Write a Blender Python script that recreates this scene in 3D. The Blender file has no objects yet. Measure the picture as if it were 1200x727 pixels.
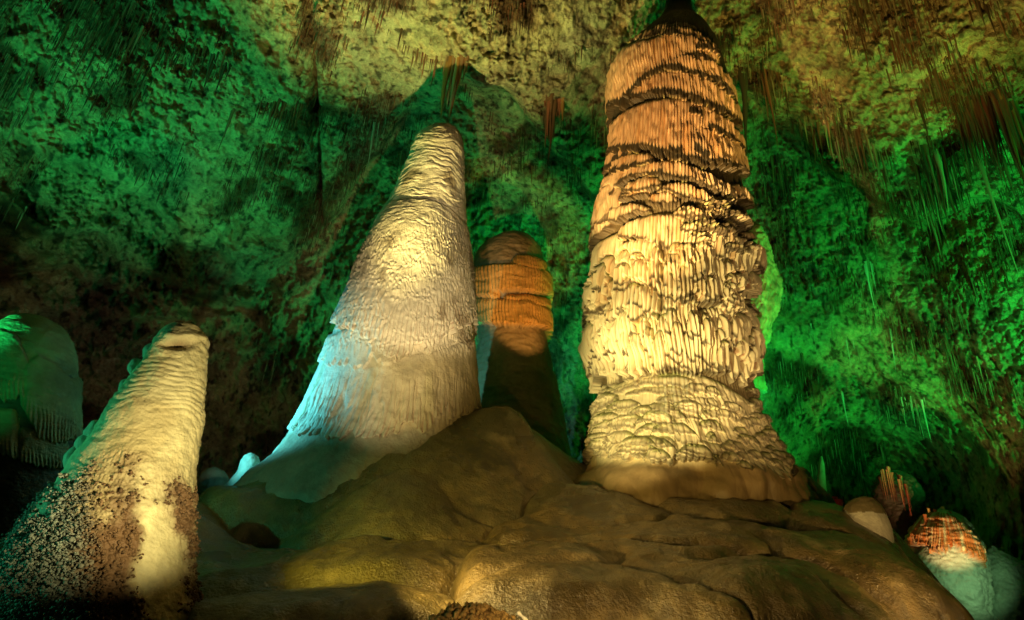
import bpy, math, random
import numpy as np
random.seed(7)
rng = np.random.default_rng(7)
sc = bpy.context.scene
COL = sc.collection
# ------------------------------------------------------------------ camera
CAM = np.array([0.0, 0.0, 1.6]); FPX = 720.0; PITCH = math.radians(25); ROLL = math.radians(4.4)
R0 = np.array([1.0, 0, 0]); U0 = np.array([0, -math.sin(PITCH), math.cos(PITCH)]); FW = np.array([0, math.cos(PITCH), math.sin(PITCH)])
IX = math.cos(ROLL)*R0 + math.sin(ROLL)*U0
IY = -math.sin(ROLL)*R0 + math.cos(ROLL)*U0
import mathutils
cam = bpy.data.cameras.new('camera'); camo = bpy.data.objects.new('camera', cam); COL.objects.link(camo)
cam.sensor_width = 36; cam.lens = 36*FPX/1200; cam.clip_end = 400; cam.clip_start = 0.05
camo.matrix_world = mathutils.Matrix([[IX[i], IY[i], -FW[i], CAM[i]] for i in range(3)] + [[0, 0, 0, 1]])
sc.camera = camo
# ------------------------------------------------------------------ world and exposure
w = bpy.data.worlds.new('World'); sc.world = w; w.use_nodes = True
w.node_tree.nodes['Background'].inputs[0].default_value = (0.30, 0.42, 0.30, 1)
w.node_tree.nodes['Background'].inputs[1].default_value = 0.012
sc.view_settings.view_transform = 'Standard'; sc.view_settings.look = 'None'
sc.view_settings.exposure = 0.0; sc.view_settings.gamma = 1
sc.cycles.max_bounces = 4; sc.cycles.diffuse_bounces = 3

def ray(px, py):
    px = np.asarray(px, float); py = np.asarray(py, float)
    return ((px-600)/FPX)[..., None]*IX + ((363.5-py)/FPX)[..., None]*IY + FW
def at(px, py, Y):          # the point seen at that pixel of the photograph, at depth Y along the hall
    d = ray(px, py); Y = np.asarray(Y, float)
    return CAM + d*(Y/d[..., 1])[..., None]
def proj(P):
    q = P-CAM; x = q@IX; y = q@IY; z = np.maximum(q@FW, .05)
    return 600+FPX*x/z, 363.5-FPX*y/z

# ------------------------------------------------------------------ lamps of the cave lighting and added fill spots
def spot(name, loc, aim, power, color, size=90, blend=.5, radius=.08):
    l = bpy.data.lights.new(name, 'SPOT'); l.energy = power; l.color = color
    l.spot_size = math.radians(size); l.spot_blend = blend; l.shadow_soft_size = radius
    o = bpy.data.objects.new(name, l); COL.objects.link(o); o.location = loc
    o.rotation_euler = (mathutils.Vector(aim)-mathutils.Vector(loc)).to_track_quat('-Z', 'Y').to_euler()
    return o
WARM = (1.0, .68, .30); GREEN = (.04, 1.0, .28); TEAL = (.08, 1.0, .55); CYAN = (.12, .85, 1.0)
def cone(loc, axis, edge):      # full cone angle that reaches from the axis point to the edge point
    a = mathutils.Vector(axis)-mathutils.Vector(loc); b = mathutils.Vector(edge)-mathutils.Vector(loc)
    return math.degrees(a.angle(b))*2
LA = (-2.7, 10.3, 3.6); LB = (6.0, 7.5, 1.6); LK = (-0.6, 7.4, 2.5); LC = (-1.0, 5.6, 1.7)
up = tuple(at(545, -130, 11.8)); spot('warm_flood', LA, up, 14500, (1, .82, .30), cone(LA, up, at(735, 140, 15.8)), .75, .05)
up = tuple(at(1010, -60, 12)); spot('warm_ceiling', LB, up, 9800, (1, .62, .14), cone(LB, up, at(1010, 250, 15.5)), .6, .06)
for aim, pw, an, lc_ in (((4.3, 15, 7.0), 3500, 32, (1, .80, .36)), ((4.7, 15, 10.8), 4900, 30, (1, .76, .32)), ((5.2, 15, 15.6), 15000, 27, (1, .60, .22))):
    spot('column_lamp', LK, aim, pw, lc_, an, .6, .05)
for aim, pw, an in (((-3.0, 14.8, 7.6), 3500, 29), ((-2.4, 14.8, 9.4), 2700, 30), ((-1.4, 14.8, 13.2), 3400, 14)):
    spot('stalagmite_lamp', LC, aim, pw, (1, .80, .46), an, .9, .05)
spot('column_fill', (5.6, 6.4, 1.9), (4.7, 15, 10), 1300, (1, .66, .30), 48, .8, .05)  # added fill that brightens the column's right side
spot('rear_lamp', (1.6, 14.6, 6.4), (.25, 20.5, 12.4), 1500, (1, .55, .15), 34, .4, .03)
spot('front_glow', (.2, 5.0, 1.5), (-.3, 6.9, 1.6), 40, (1, .66, .25), 80, 1.0, .05)
spot('warm_front', (.6, 4.6, 1.7), (4.0, 10, 2.4), 330, (1, .66, .22), 120, 1.0, .05)
spot('warm_low', (-1.3, 7.6, 2.1), (4.0, 11, 2.9), 430, (1, .66, .20), 130, 1.0, .05)
spot('warm_mound', (6.6, 7.6, 1.9), (4.0, 13, 3.4), 200, (1, .62, .20), 130, 1.0, .05)  # added opposing fill for the mound
spot('yellow_patch', (-3.4, 7.4, 2.2), (-1.2, 10.6, 2.6), 420, (1, .74, .10), 70, 1.0, .05)
spot('yellow_left', (-2.2, 5.6, 1.9), (-5.2, 8, 3.6), 720, (1, .86, .42), 80, 1.0, .05)
spot('green_wall', (16.0, 12.0, 5.0), (12.5, 21, 14.6), 7000, (.015, 1, .12), 92, .7, .12)
spot('green_behind_column', (3.8, 20.2, 6.4), (8.5, 22, 15.5), 1600, (.01, 1, .20), 125, .6, .15)
spot('green_back', (-1.6, 22.0, 7.0), (-2, 21, 17), 1150, (.01, 1, .32), 165, .5, .15)
spot('teal_ceiling', (-11.5, 9.5, 3.6), at(170, 10, 12), 5400, (.02, 1, .32), 96, .9, .12)
spot('teal_left', (-9.3, 6.2, 2.6), (-6.2, 8, 2.6), 380, (.06, 1, .50), 80, .8, .05)
spot('dim_left', (-11.0, 9.0, 2.0), (-13, 17, 6.5), 420, (1, .72, .50), 70, 1.0, .1)
spot('added_patch_spot', (8.0, 10.5, 2.6), tuple(at(896, 330, 20)), 900, (1, .74, .25), 16, .7, .05)  # added narrow spot to brighten the pale lump right of the column
spot('cyan_side', (-8.6, 12.2, 4.6), (-3.9, 15, 5.6), 3300, (.14, .84, 1.0), 66, 1.0, .06)
spot('green_stub', (-8.8, 8.6, 3.0), (-10.9, 12.5, 6.0), 100, (.02, 1, .28), 64, .8, .06)

# ------------------------------------------------------------------ numpy noise
_perm = rng.permutation(256).astype(np.int64); _perm = np.concatenate([_perm, _perm, _perm])
_g = rng.normal(size=(256, 3)); _g /= np.linalg.norm(_g, axis=1)[:, None]; _g = _g.astype(np.float32)
def noise3(P):
    P = np.asarray(P, np.float32); sh = P.shape[:-1]; P = P.reshape(-1, 3)
    out = np.empty(len(P), np.float32)
    for s in range(0, len(P), 400000):
        p = P[s:s+400000]; i = np.floor(p).astype(np.int64); f = p-i; i &= 255
        u = f*f*f*(f*(f*6-15)+10); r = 0
        for dx in (0, 1):
            wx = u[:, 0] if dx else 1-u[:, 0]; a = _perm[i[:, 0]+dx]
            for dy in (0, 1):
                wy = u[:, 1] if dy else 1-u[:, 1]; b = _perm[a+i[:, 1]+dy]
                for dz in (0, 1):
                    wz = u[:, 2] if dz else 1-u[:, 2]; g = _g[_perm[b+i[:, 2]+dz] & 255]
                    r = r + wx*wy*wz*(g[:, 0]*(f[:, 0]-dx)+g[:, 1]*(f[:, 1]-dy)+g[:, 2]*(f[:, 2]-dz))
        out[s:s+400000] = r
    return out.reshape(sh)*1.6
def fbm(P, freq=1., octs=4, gain=.5, off=0., ridged=False):
    P = np.asarray(P, np.float32)*freq+off; a = 1.; t = 0; n = 0
    for k in range(octs):
        v = noise3(P)
        if ridged: v = 1-2*np.abs(v)
        t = t+a*v; n += a; a *= gain; P = P*2.03+17.3
    return t/n
def cells(x, y, seed=0):                # F1 distance of a jittered 2D cell pattern and the cell's random value
    ix = np.floor(x).astype(np.int64); iy = np.floor(y).astype(np.int64); best = np.full(x.shape, 9., np.float32); val = np.zeros(x.shape, np.float32)
    for dx in (-1, 0, 1):
        for dy in (-1, 0, 1):
            cx = ix+dx; cy = iy+dy
            h = _perm[(_perm[(cx+seed) & 255]+cy) & 255]; h2 = _perm[(h+91) & 255]
            d = (x-cx-h/256.)**2+(y-cy-h2/256.)**2
            m = d < best; best = np.where(m, d, best); val = np.where(m, _perm[(h+h2) & 255]/256., val)
    return np.sqrt(best), val
def sm(x, a, b):
    t = np.clip((x-a)/(b-a), 0, 1); return t*t*(3-2*t)

# ------------------------------------------------------------------ mesh and property helpers
def grid_mesh(name, P, mat, wrap=False, col=None, mask=None, parent=None, attrs=None):
    nv, nu = P.shape[:2]
    idx = np.arange(nv*nu).reshape(nv, nu)
    if wrap: idx = np.concatenate([idx, idx[:, :1]], 1)
    q = np.stack([idx[:-1, :-1], idx[:-1, 1:], idx[1:, 1:], idx[1:, :-1]], -1)
    if mask is not None: q = q[mask]
    return raw_mesh(name, P.reshape(-1, 3), q.reshape(-1, 4), mat, None if col is None else col.reshape(-1, 3), parent)
def raw_mesh(name, V, F, mat, col=None, parent=None, loc=None):
    used = np.zeros(len(V), bool); used[F.ravel()] = True
    if not used.all():
        re = np.cumsum(used)-1; F = re[F]; V = V[used]; col = None if col is None else col[used]
    if parent is not None: loc = np.array(parent.location)
    elif loc is None:
        loc = np.array([(V[:, 0].min()+V[:, 0].max())/2, (V[:, 1].min()+V[:, 1].max())/2, V[:, 2].min()])
    me = bpy.data.meshes.new(name); n = F.shape[1]
    me.vertices.add(len(V)); me.vertices.foreach_set('co', (V-loc).astype(np.float32).ravel())
    me.loops.add(F.size); me.loops.foreach_set('vertex_index', F.astype(np.int32).ravel())
    me.polygons.add(len(F)); me.polygons.foreach_set('loop_start', np.arange(0, F.size, n, dtype=np.int32))
    me.polygons.foreach_set('use_smooth', np.ones(len(F), bool))
    me.update(calc_edges=True)
    if col is not None:
        a = me.attributes.new('tint', 'FLOAT_COLOR', 'POINT')
        a.data.foreach_set('color', np.concatenate([np.clip(col, 0, 1), np.ones((len(V), 1))], 1).astype(np.float32).ravel())
    me.materials.append(mat)
    o = bpy.data.objects.new(name, me); COL.objects.link(o)
    if parent is not None: o.parent = parent
    else: o.location = loc
    return o
def tag(o, label=None, cat=None, group=None, kind=None):
    if label: o['label'] = label
    if cat: o['category'] = cat
    if group: o['group'] = group
    if kind: o['kind'] = kind
    return o
def empty(name, loc):
    o = bpy.data.objects.new(name, None); COL.objects.link(o); o.location = [float(v) for v in loc]; o.empty_display_size = .3
    bpy.context.view_layer.update() if False else None
    return o

# ------------------------------------------------------------------ materials
def rock(name, base=(.4, .35, .26), rough=.6, scale=6., bump=.6, dist=.03, tint=True, var=.35, grain=40., gloss=.4, stretch=1.):
    m = bpy.data.materials.new(name); m.use_nodes = True; nt = m.node_tree; N = nt.nodes; L = nt.links
    b = N['Principled BSDF']; b.inputs['Specular IOR Level'].default_value = gloss
    tc = N.new('ShaderNodeTexCoord'); mp = N.new('ShaderNodeMapping'); mp.inputs['Scale'].default_value = (1, 1, 1/stretch)
    L.new(tc.outputs['Object'], mp.inputs[0]); co = mp.outputs[0]
    n1 = N.new('ShaderNodeTexNoise'); n1.inputs['Scale'].default_value = scale; n1.inputs['Detail'].default_value = 8; n1.inputs['Roughness'].default_value = .65; L.new(co, n1.inputs['Vector'])
    n2 = N.new('ShaderNodeTexNoise'); n2.inputs['Scale'].default_value = grain; n2.inputs['Detail'].default_value = 4; L.new(co, n2.inputs['Vector'])
    n3 = N.new('ShaderNodeTexNoise'); n3.inputs['Scale'].default_value = scale*.22; n3.inputs['Detail'].default_value = 5; L.new(co, n3.inputs['Vector'])
    if tint:
        at_ = N.new('ShaderNodeAttribute'); at_.attribute_name = 'tint'; c0 = at_.outputs['Color']
    else:
        rg = N.new('ShaderNodeRGB'); rg.outputs[0].default_value = (*base, 1); c0 = rg.outputs[0]
    ad = N.new('ShaderNodeMath'); ad.operation = 'ADD'; L.new(n1.outputs[0], ad.inputs[0]); L.new(n3.outputs[0], ad.inputs[1])
    mr = N.new('ShaderNodeMapRange'); mr.inputs[1].default_value = .7; mr.inputs[2].default_value = 1.3; mr.inputs[3].default_value = 1-var; mr.inputs[4].default_value = 1+var
    L.new(ad.outputs[0], mr.inputs[0])
    mx = N.new('ShaderNodeMix'); mx.data_type = 'RGBA'; mx.blend_type = 'MULTIPLY'; mx.inputs[0].default_value = 1
    L.new(c0, mx.inputs[6]); L.new(mr.outputs[0], mx.inputs[7]); L.new(mx.outputs[2], b.inputs['Base Color'])
    mr2 = N.new('ShaderNodeMapRange'); mr2.inputs[1].default_value = .3; mr2.inputs[2].default_value = .7; mr2.inputs[3].default_value = rough-.15; mr2.inputs[4].default_value = min(1, rough+.2)
    L.new(n3.outputs[0], mr2.inputs[0]); L.new(mr2.outputs[0], b.inputs['Roughness'])
    s = N.new('ShaderNodeMath'); s.operation = 'MULTIPLY_ADD'; L.new(n2.outputs[0], s.inputs[0]); s.inputs[1].default_value = .35; L.new(n1.outputs[0], s.inputs[2])
    bp = N.new('ShaderNodeBump'); bp.inputs['Strength'].default_value = bump; bp.inputs['Distance'].default_value = dist
    L.new(s.outputs[0], bp.inputs['Height']); L.new(bp.outputs[0], b.inputs['Normal'])
    return m
M_CEIL = rock('ceiling_rock', rough=.8, scale=5.5, bump=1.0, dist=.22, var=.6, grain=22, gloss=.25)
M_GROUND = rock('flowstone_floor', rough=.32, scale=4, bump=.9, dist=.09, var=.6, grain=26, gloss=.9)
M_COL = rock('column_flowstone', rough=.55, scale=3.5, bump=.5, dist=.03, var=.22, grain=30, gloss=.4, stretch=4)
M_STAL = rock('stalagmite_flowstone', rough=.62, scale=5, bump=.8, dist=.04, var=.28, grain=34, gloss=.45)
M_TITE = rock('stalactite_stone', rough=.6, scale=4, bump=.6, dist=.03, var=.4, grain=20, gloss=.35, stretch=5)
M_CORAL = rock('cave_coral', rough=.75, scale=14, bump=.9, dist=.02, var=.4, grain=60, gloss=.3)

# ------------------------------------------------------------------ smooth interpolation through scattered points
def tps(ctrl, reg=1e-3, sc_=300.):
    C = np.array(ctrl, float); X = C[:, :2]/sc_; y = C[:, 2]; n = len(X)
    def k(d2): return .5*d2*np.log(np.maximum(d2, 1e-12))
    A = np.zeros((n+3, n+3)); A[:n, :n] = k(((X[:, None]-X[None])**2).sum(-1))+reg*np.eye(n)
    A[:n, n] = 1; A[:n, n+1:] = X; A[n, :n] = 1; A[n+1:, :n] = X.T
    s = np.linalg.solve(A, np.concatenate([y, np.zeros(3)]))
    def f(x, z):
        x = np.asarray(x, float)/sc_; z = np.asarray(z, float)/sc_; r = s[n]+s[n+1]*x+s[n+2]*z
        for i in range(n): r = r+s[i]*k((x-X[i, 0])**2+(z-X[i, 1])**2)
        return r
    return f

# ================================================================== cave ceiling and walls
# control: image direction (measured off the photograph) -> horizontal distance of the rock in metres
shell_ctrl = [(-500,-300,13),(-500,100,15),(-500,500,16),(0,-300,11),(0,0,13),(0,200,15),(0,340,17),(0,480,20),(0,620,22),
 (250,-300,10.5),(250,0,13),(250,150,16),(200,300,19),(250,420,22),(250,560,24),
 (520,-300,10.5),(450,0,13.5),(530,80,15.2),(400,120,16.5),(480,130,18),(560,180,20),(450,300,23),(600,250,23.5),(600,450,26),(400,480,25),
 (790,-300,11.8),(790,0,15.9),(640,60,15.5),(640,140,17.8),(690,200,20),(900,200,21.5),(900,350,23),(900,500,25),(900,620,28),(700,400,25),
 (1000,-300,11),(1000,0,13.5),(1000,120,16.3),(1000,190,18.5),(1040,300,20.5),(1040,450,22),(1040,560,28),(980,540,28),
 (1200,-300,10),(1200,0,12.3),(1200,160,14.8),(1200,300,17),(1200,450,18.2),(1200,560,20),(1200,700,21),(1700,0,10.5),(1700,400,13),(1700,800,15)]
_sh = tps(shell_ctrl, .02)
def lipstep(px, py):
    # a hanging lip of the ceiling over the green recess: beyond it the rock steps back
    lx = np.array([-600, 250, 380, 470, 540, 600, 660, 700, 740, 830, 880, 950, 1020, 1100, 1200, 1800.])
    ly = np.array([-2000, -2000, 230, 140, 92, 112, 175, 222, 200, 60, 110, 165, 215, 245, 262, 400.])
    l = np.interp(px, lx, ly)
    l = l+14*noise3(np.stack([px/38., py/60.+3.3, px*0], -1))+34*noise3(np.stack([px/110., py/150.+1.3, px*0], -1))
    return l
def shellY(px, py):
    base = _sh(px, py)
    l = lipstep(px, py)
    amt = np.interp(px, [330, 420, 540, 660, 760, 860, 960, 1200, 1500], [0, 1.2, 1.6, 1.0, .5, 1.5, 2.0, 1.6, 1.0])
    return np.clip(base+amt*sm(py-l, -3, 14)*np.exp(-np.maximum(py-l, 0)/170.), 7, 40)
def shellP(px, py):
    return at(px, py, shellY(px, py))
def axis_vals(lo, a, b, hi, n_in, n_out):
    return np.concatenate([np.linspace(lo, a, n_out, endpoint=False), np.linspace(a, b, n_in, endpoint=False), np.linspace(b, hi, n_out)])
gx = axis_vals(-1300, -60, 1260, 2500, 1050, 60); gy = axis_vals(-1100, -50, 700, 1300, 620, 45)
GX, GY = np.meshgrid(gx, gy)
SP = shellP(GX, GY)
dirn = SP-CAM; dirn /= np.linalg.norm(dirn, axis=-1)[..., None]
big = fbm(SP, .16, 3, off=5.1); mid = fbm(SP*[1, 1, .75], .62, 4, off=9.7, ridged=True); fine = fbm(SP*[1, 1, .6], 2.3, 3, .6, off=2.2); lump = fbm(SP, 1.5, 3, .6, off=41.)
# left side: slanting beds and a long ledge running down to the right
leftw = sm(-(GX), -420, -120)
bed = (GY-0.42*GX)/34.+1.6*big
bedd = np.abs((bed % 1)-.5)*2
fold = np.abs(noise3(SP*[.35, .35, .5]+70))
amp = .35+1.15*sm(noise3(SP*.33+61), -.45, .35); crk = 1-sm(np.abs(fbm(SP, .38, 4, .55, off=101.)), .0, .022); crk2 = 1-sm(np.abs(fbm(SP*[1, 1, 2.2], .7, 3, .5, off=131.)), .0, .02)
pit = fbm(SP*[1, 1, .8], 1.5, 3, .6, off=55., ridged=True); fine2 = fbm(SP, 4.2, 2, .7, off=12.2, ridged=True)
disp = 1.1*big+.5*mid+.30*lump+amp*(.38*fine+.28*pit+.17*fine2)+.12*crk*sm(noise3(SP*.25+7), 0, .4)+leftw*.35*bedd*sm(GY, 160, 320)
wob = 26*noise3(SP*.5+21)+9*noise3(SP*1.6+3)
for (c0_, k_, am_, x1_) in ((238, .42, 1.1, 330), (300, .22, .8, 260), (362, .10, 1.0, 240), (150, .55, .6, 420), (415, .02, .7, 330)):     # bedding ledges: the rock below each line is set back
    d_ = GY+wob-(c0_+k_*GX); disp = disp+am_*sm(d_, -4, 9)*np.exp(-np.maximum(d_, 0)/38.)*sm(-GX, -x1_-60, -x1_+60)-.35*am_*np.exp(-((d_+8)/9.)**2)*sm(-GX, -x1_-60, -x1_+60)
SP2 = SP+dirn*disp[..., None]
SP2[..., 2] = np.maximum(SP2[..., 2], -3)
# rock colours: pale crust, brown patches, red-brown stain where the straws hang
patch = fbm(SP, .42, 4, off=31.)
pz = fbm(SP*[1, 1, .4], .8, 3, off=77.)
c_pale = np.array([.52, .45, .21]); c_brown = np.array([.14, .075, .028]); c_grey = np.array([.27, .25, .19]); c_dk = np.array([.045, .03, .015])
t1 = sm(patch+.45*pz, .0, .34)[..., None]
tint = c_pale*(1-t1)+c_brown*t1
gl = sm(noise3(SP*.3+9), -.1, .5)[..., None]*.35
tint = tint*(1-gl)+c_grey*gl
t2 = sm(fbm(SP*[1, 1, .5], 3.2, 3, .7, off=13.), .10, .36)[..., None]*.85
tint = tint*(1-t2)+c_dk*t2
tck = (crk*sm(noise3(SP*.25+7), 0, .4)*.45)[..., None]; tint = tint*(1-tck)+c_dk*tck
# red-brown tint on the near right-hand ceiling
rr = (sm(GX, 820, 960)*sm(-GY, -300, -180)*sm(noise3(SP*.55+50), -.35, .35))[..., None]*.55
tint = tint*(1-rr)+np.array([.22, .13, .055])*rr
low = (GY > 235+0*GX)
fm_w = (GY[:-1, :-1] > np.interp(GX[:-1, :-1], [-1300, 0, 300, 700, 1200, 2500], [240, 240, 300, 235, 262, 262]))
grid_mesh('cave_ceiling', SP2, M_CEIL, col=tint, mask=~fm_w)['kind'] = 'structure'
grid_mesh('cave_wall', SP2, M_CEIL, col=tint, mask=fm_w)['kind'] = 'structure'
def rockP(px, py):          # nearest built rock point for a direction
    i = np.clip(np.searchsorted(gy, py), 0, len(gy)-1); j = np.clip(np.searchsorted(gx, px), 0, len(gx)-1)
    return SP2[i, j]

# ================================================================== ground
gc = []
for (px, py, Y) in [(-200,760,6),(0,740,6.5),(200,735,6.5),(400,727,6.5),(560,730,6.5),(700,735,6.5),(900,735,6.5),(1060,760,6.5),
   (110,700,8),(-100,620,11),(0,600,12),(60,575,14),(300,690,9),(250,640,10.5),(228,575,11.0),(215,566,12.5),
   (430,632,10.5),(330,612,11.6),(285,570,12.4),(315,546,12.8),(350,524,13.0),(390,522,12.8),(435,530,12.6),(500,500,13.2),(570,476,13.8),(535,492,13.6),(600,474,14.2),(620,482,14.5),(660,512,15.0),(680,560,13.8),
   (540,600,11.8),(460,690,8.5),(600,560,12.8),(640,700,8.5),(780,700,8.5),(780,620,11.8),(700,598,12.8),(800,606,13.2),(930,600,13.6),(985,617,12.8),(1045,625,12.8),
   (1060,690,10.5),(950,690,9),(950,640,11.5),(1085,690,11.8)]:
    p = at(px, py, Y); gc.append((p[0], p[1], p[2]))
for (x, y, z) in [(-4,-4,0),(0,-4,0),(5,-4,0),(0,0,0),(-5,0,0),(5,0,0),(0,3,.45),(-5,3,.4),(5,3,.4),(-9,5,.3),(9,6,0.2),(11,11,.2),(11,14,.4),(9.6,13,.3),
   (-9,16,1.6),(-5,17,2.2),(-8.2,14.5,1.6),(-2,18.5,3.5),(2,19,3.4),(6,19,2.4),(10,18,1),(-12,12,2.0),(-16,16,2),(-10,26,1.5),(0,28,1),(12,26,0),(18,20,0),(18,8,0),(-18,6,0.5),(4.5,15,4.6),(-3.2,15,3.9)]:
    gc.append((x, y, z))
_gz = tps(gc, .004, 5.)
def lobes():
    L = []   # (px, py, Y, rx, ry, height, steep)
    for a in [(700,590,11.9,1.6,1.3,.50),(655,615,11.2,1.5,1.1,.42),(800,640,10.6,1.9,1.2,.45),(850,600,12.2,1.8,1.1,.5),(760,660,9.6,2.0,1.1,.42),(640,665,9.4,1.7,1.0,.42),
              (700,700,8.4,2.1,1.0,.4),(850,690,8.8,1.7,1.1,.42),(980,640,11.8,1.4,1.3,.5),(1010,680,10.4,1.5,1.2,.45),(930,700,9.2,1.3,1.0,.35),(900,640,11.0,1.3,.9,.4),
              (1040,655,12.0,1.2,1.4,.35),(735,600,12.9,1.3,.9,.26),(860,604,12.9,1.3,.9,.28),(930,612,12.9,1.1,1.0,.26),(560,520,12.9,1.3,.7,.2),(470,560,12.2,1.4,.7,.22),(620,560,12.6,1.2,.8,.24),(720,640,10.9,1.1,.8,.3),(900,670,10.6,1.0,.8,.3),(960,600,12.6,1.0,.9,.22),(480,600,11.6,2.2,.9,.3),(400,585,12.3,2.2,.8,.28),(560,560,12.4,2.0,.9,.3),(420,650,10.0,1.8,.8,.3),(540,640,10.2,1.2,.8,.3),(330,600,12.4,1.6,.7,.25),(380,690,8.4,2.0,.8,.22),(260,660,10,1.8,1.2,.25),(590,520,13.3,1.8,.8,.25),(500,560,12.6,2.0,.6,.22)]:
        p = at(a[0], a[1], a[2]); L.append((p[0], p[1], a[3], a[4], a[5]*2.0))
    return L
LOB = lobes()
def ground_z(x, y):
    x = np.asarray(x, float); y = np.asarray(y, float)
    P = np.stack([x, y, x*0], -1)
    wx = x+.8*fbm(P, .55, 3, off=3.); wy = y+.6*fbm(P, .55, 3, off=8.)
    z = _gz(x, y); add = 0*x; sec = 0*x-.2
    for (cx, cy, rx, ry, h) in LOB:
        rho = ((wx-cx)/rx)**2+((wy-cy)/ry)**2
        v_ = h*np.clip(1-rho**1.9, 0, 1)**.5-.25*np.clip(rho-1, 0, .5)+.0*x; sec = np.maximum(sec, np.minimum(add, v_)); add = np.maximum(add, v_)
    z = z-.46+add-.15*np.exp(-((add-sec)/.06)**2)*sm(noise3(P*.7+33), -.35, .35)*(.25+.75*sm(x, -1.5, 1.))
    m = np.exp(-((x-1.5)**2/60+(y-11)**2/30))
    z = z+.22*fbm(P, .55, 4, off=1.)+ .05*fbm(P*[1, .7, 1], 2.0, 4, .55, off=4.)+.02*fbm(P, 1.1, 3, off=14., ridged=True)
    terr = fbm(P*[.7, 1.5, 1], .8, 2, off=19.)
    z = z+m*.02*sm(np.abs(((terr*3) % 1)-.5), .1, .4)
    return z
ga = np.concatenate([np.linspace(-170, -50, 60, endpoint=False), np.linspace(-50, 50, 780, endpoint=False), np.linspace(50, 190, 70)])
gr = np.concatenate([np.linspace(.0, 4, 30, endpoint=False), np.linspace(4, 16, 560, endpoint=False), np.linspace(16, 45, 90)])
GA, GR = np.meshgrid(np.radians(ga), gr)
gX = GR*np.sin(GA); gY = GR*np.cos(GA)
gZ = np.clip(ground_z(gX, gY), -2.5, 9)
GP = np.stack([gX, gY, gZ], -1)
b1 = sm(fbm(GP, .45, 4, off=61.), -.25, .35)[..., None]
gt = np.array([.19, .135, .05])*(1-b1)+np.array([.09, .065, .024])*b1
b2 = sm(fbm(GP, 1.6, 3, off=33.), .1, .5)[..., None]*.5
gt = gt*(1-b2)+np.array([.38, .30, .16])*b2
b3 = sm(fbm(GP*[.6, 1.6, 1], .9, 4, off=83.), .15, .5)[..., None]*.6
gt = gt*(1-b3)+np.array([.05, .04, .018])*b3
b4 = sm(fbm(GP, 3.5, 3, .7, off=93.), -.15, .3)[..., None]*.75
gt = gt*(1-b4)+np.array([.09, .065, .025])*b4
bl = (sm(-gX, -1.0, 3.0)*.6)[..., None]   # the left half of the floor is tinted greener
gt = gt*(1-bl)+np.array([.12, .12, .028])*bl
grid_mesh('ground', GP[::-1], M_GROUND, col=gt[::-1])['kind'] = 'structure'

# ================================================================== bodies of revolution with modelled flowstone
class Body:
    def __init__(s, left, right, D, nr, nt_front, nt_back, shrink=0., top_round=True, zmin=None):
        Lp = at(np.array([a[0] for a in left]), np.array([a[1] for a in left]), D); Rp = at(np.array([a[0] for a in right]), np.array([a[1] for a in right]), D)
        zt = max(Lp[0, 2], Rp[0, 2]); zb = min(Lp[-1, 2], Rp[-1, 2])-1.2
        u = np.linspace(0, 1, 400)
        z = zt+(zb-zt)*u**1.6
        xl = np.interp(-z, -Lp[:, 2], Lp[:, 0]); xr = np.interp(-z, -Rp[:, 2], Rp[:, 0])
        # smooth
        cx = (xl+xr)/2; r = (xr-xl)/2; r = np.maximum(r-np.minimum(shrink, (.16 if shrink < .3 else .21)*r), .02)
        if top_round: r[0] = .01
        ds = np.concatenate([[0], np.cumsum(np.hypot(np.diff(r), np.diff(z)))]); t = np.linspace(0, ds[-1], nr)
        s.z = np.interp(t, ds, z); s.r = np.interp(t, ds, r); s.cx = np.interp(t, ds, cx); s.D = D
        k = np.hanning(13); k /= k.sum()
        for nm in ('r', 'cx'):
            a = getattr(s, nm); ap = np.concatenate([np.full(6, a[0]), a, np.full(6, a[-1])]); b = np.convolve(ap, k, 'valid'); b[:2] = a[:2]; setattr(s, nm, b)
        front = np.radians(np.linspace(-108, 108, nt_front, endpoint=False)); back = np.radians(np.linspace(108, 252, nt_back, endpoint=False))
        s.th = np.concatenate([front, back])
        s.TH, s.Z = np.meshgrid(s.th, s.z); s.Rr = np.repeat(s.r[:, None], len(s.th), 1); s.CX = np.repeat(s.cx[:, None], len(s.th), 1)
        s.P0 = s.pos(s.Rr); s.U, s.V = proj(s.P0)
        # the far side repeats the near side: its image coordinates are those of its mirrored point
        thm = np.where(np.cos(s.TH) < 0, np.pi-s.TH, s.TH)
        s.U, s.V = proj(np.stack([s.CX+s.Rr*np.sin(thm), s.D-s.Rr*np.cos(thm), s.Z], -1))
    def pos(s, R, dz=0):
        return np.stack([s.CX+R*np.sin(s.TH), s.D-R*np.cos(s.TH), s.Z+dz], -1)
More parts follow.
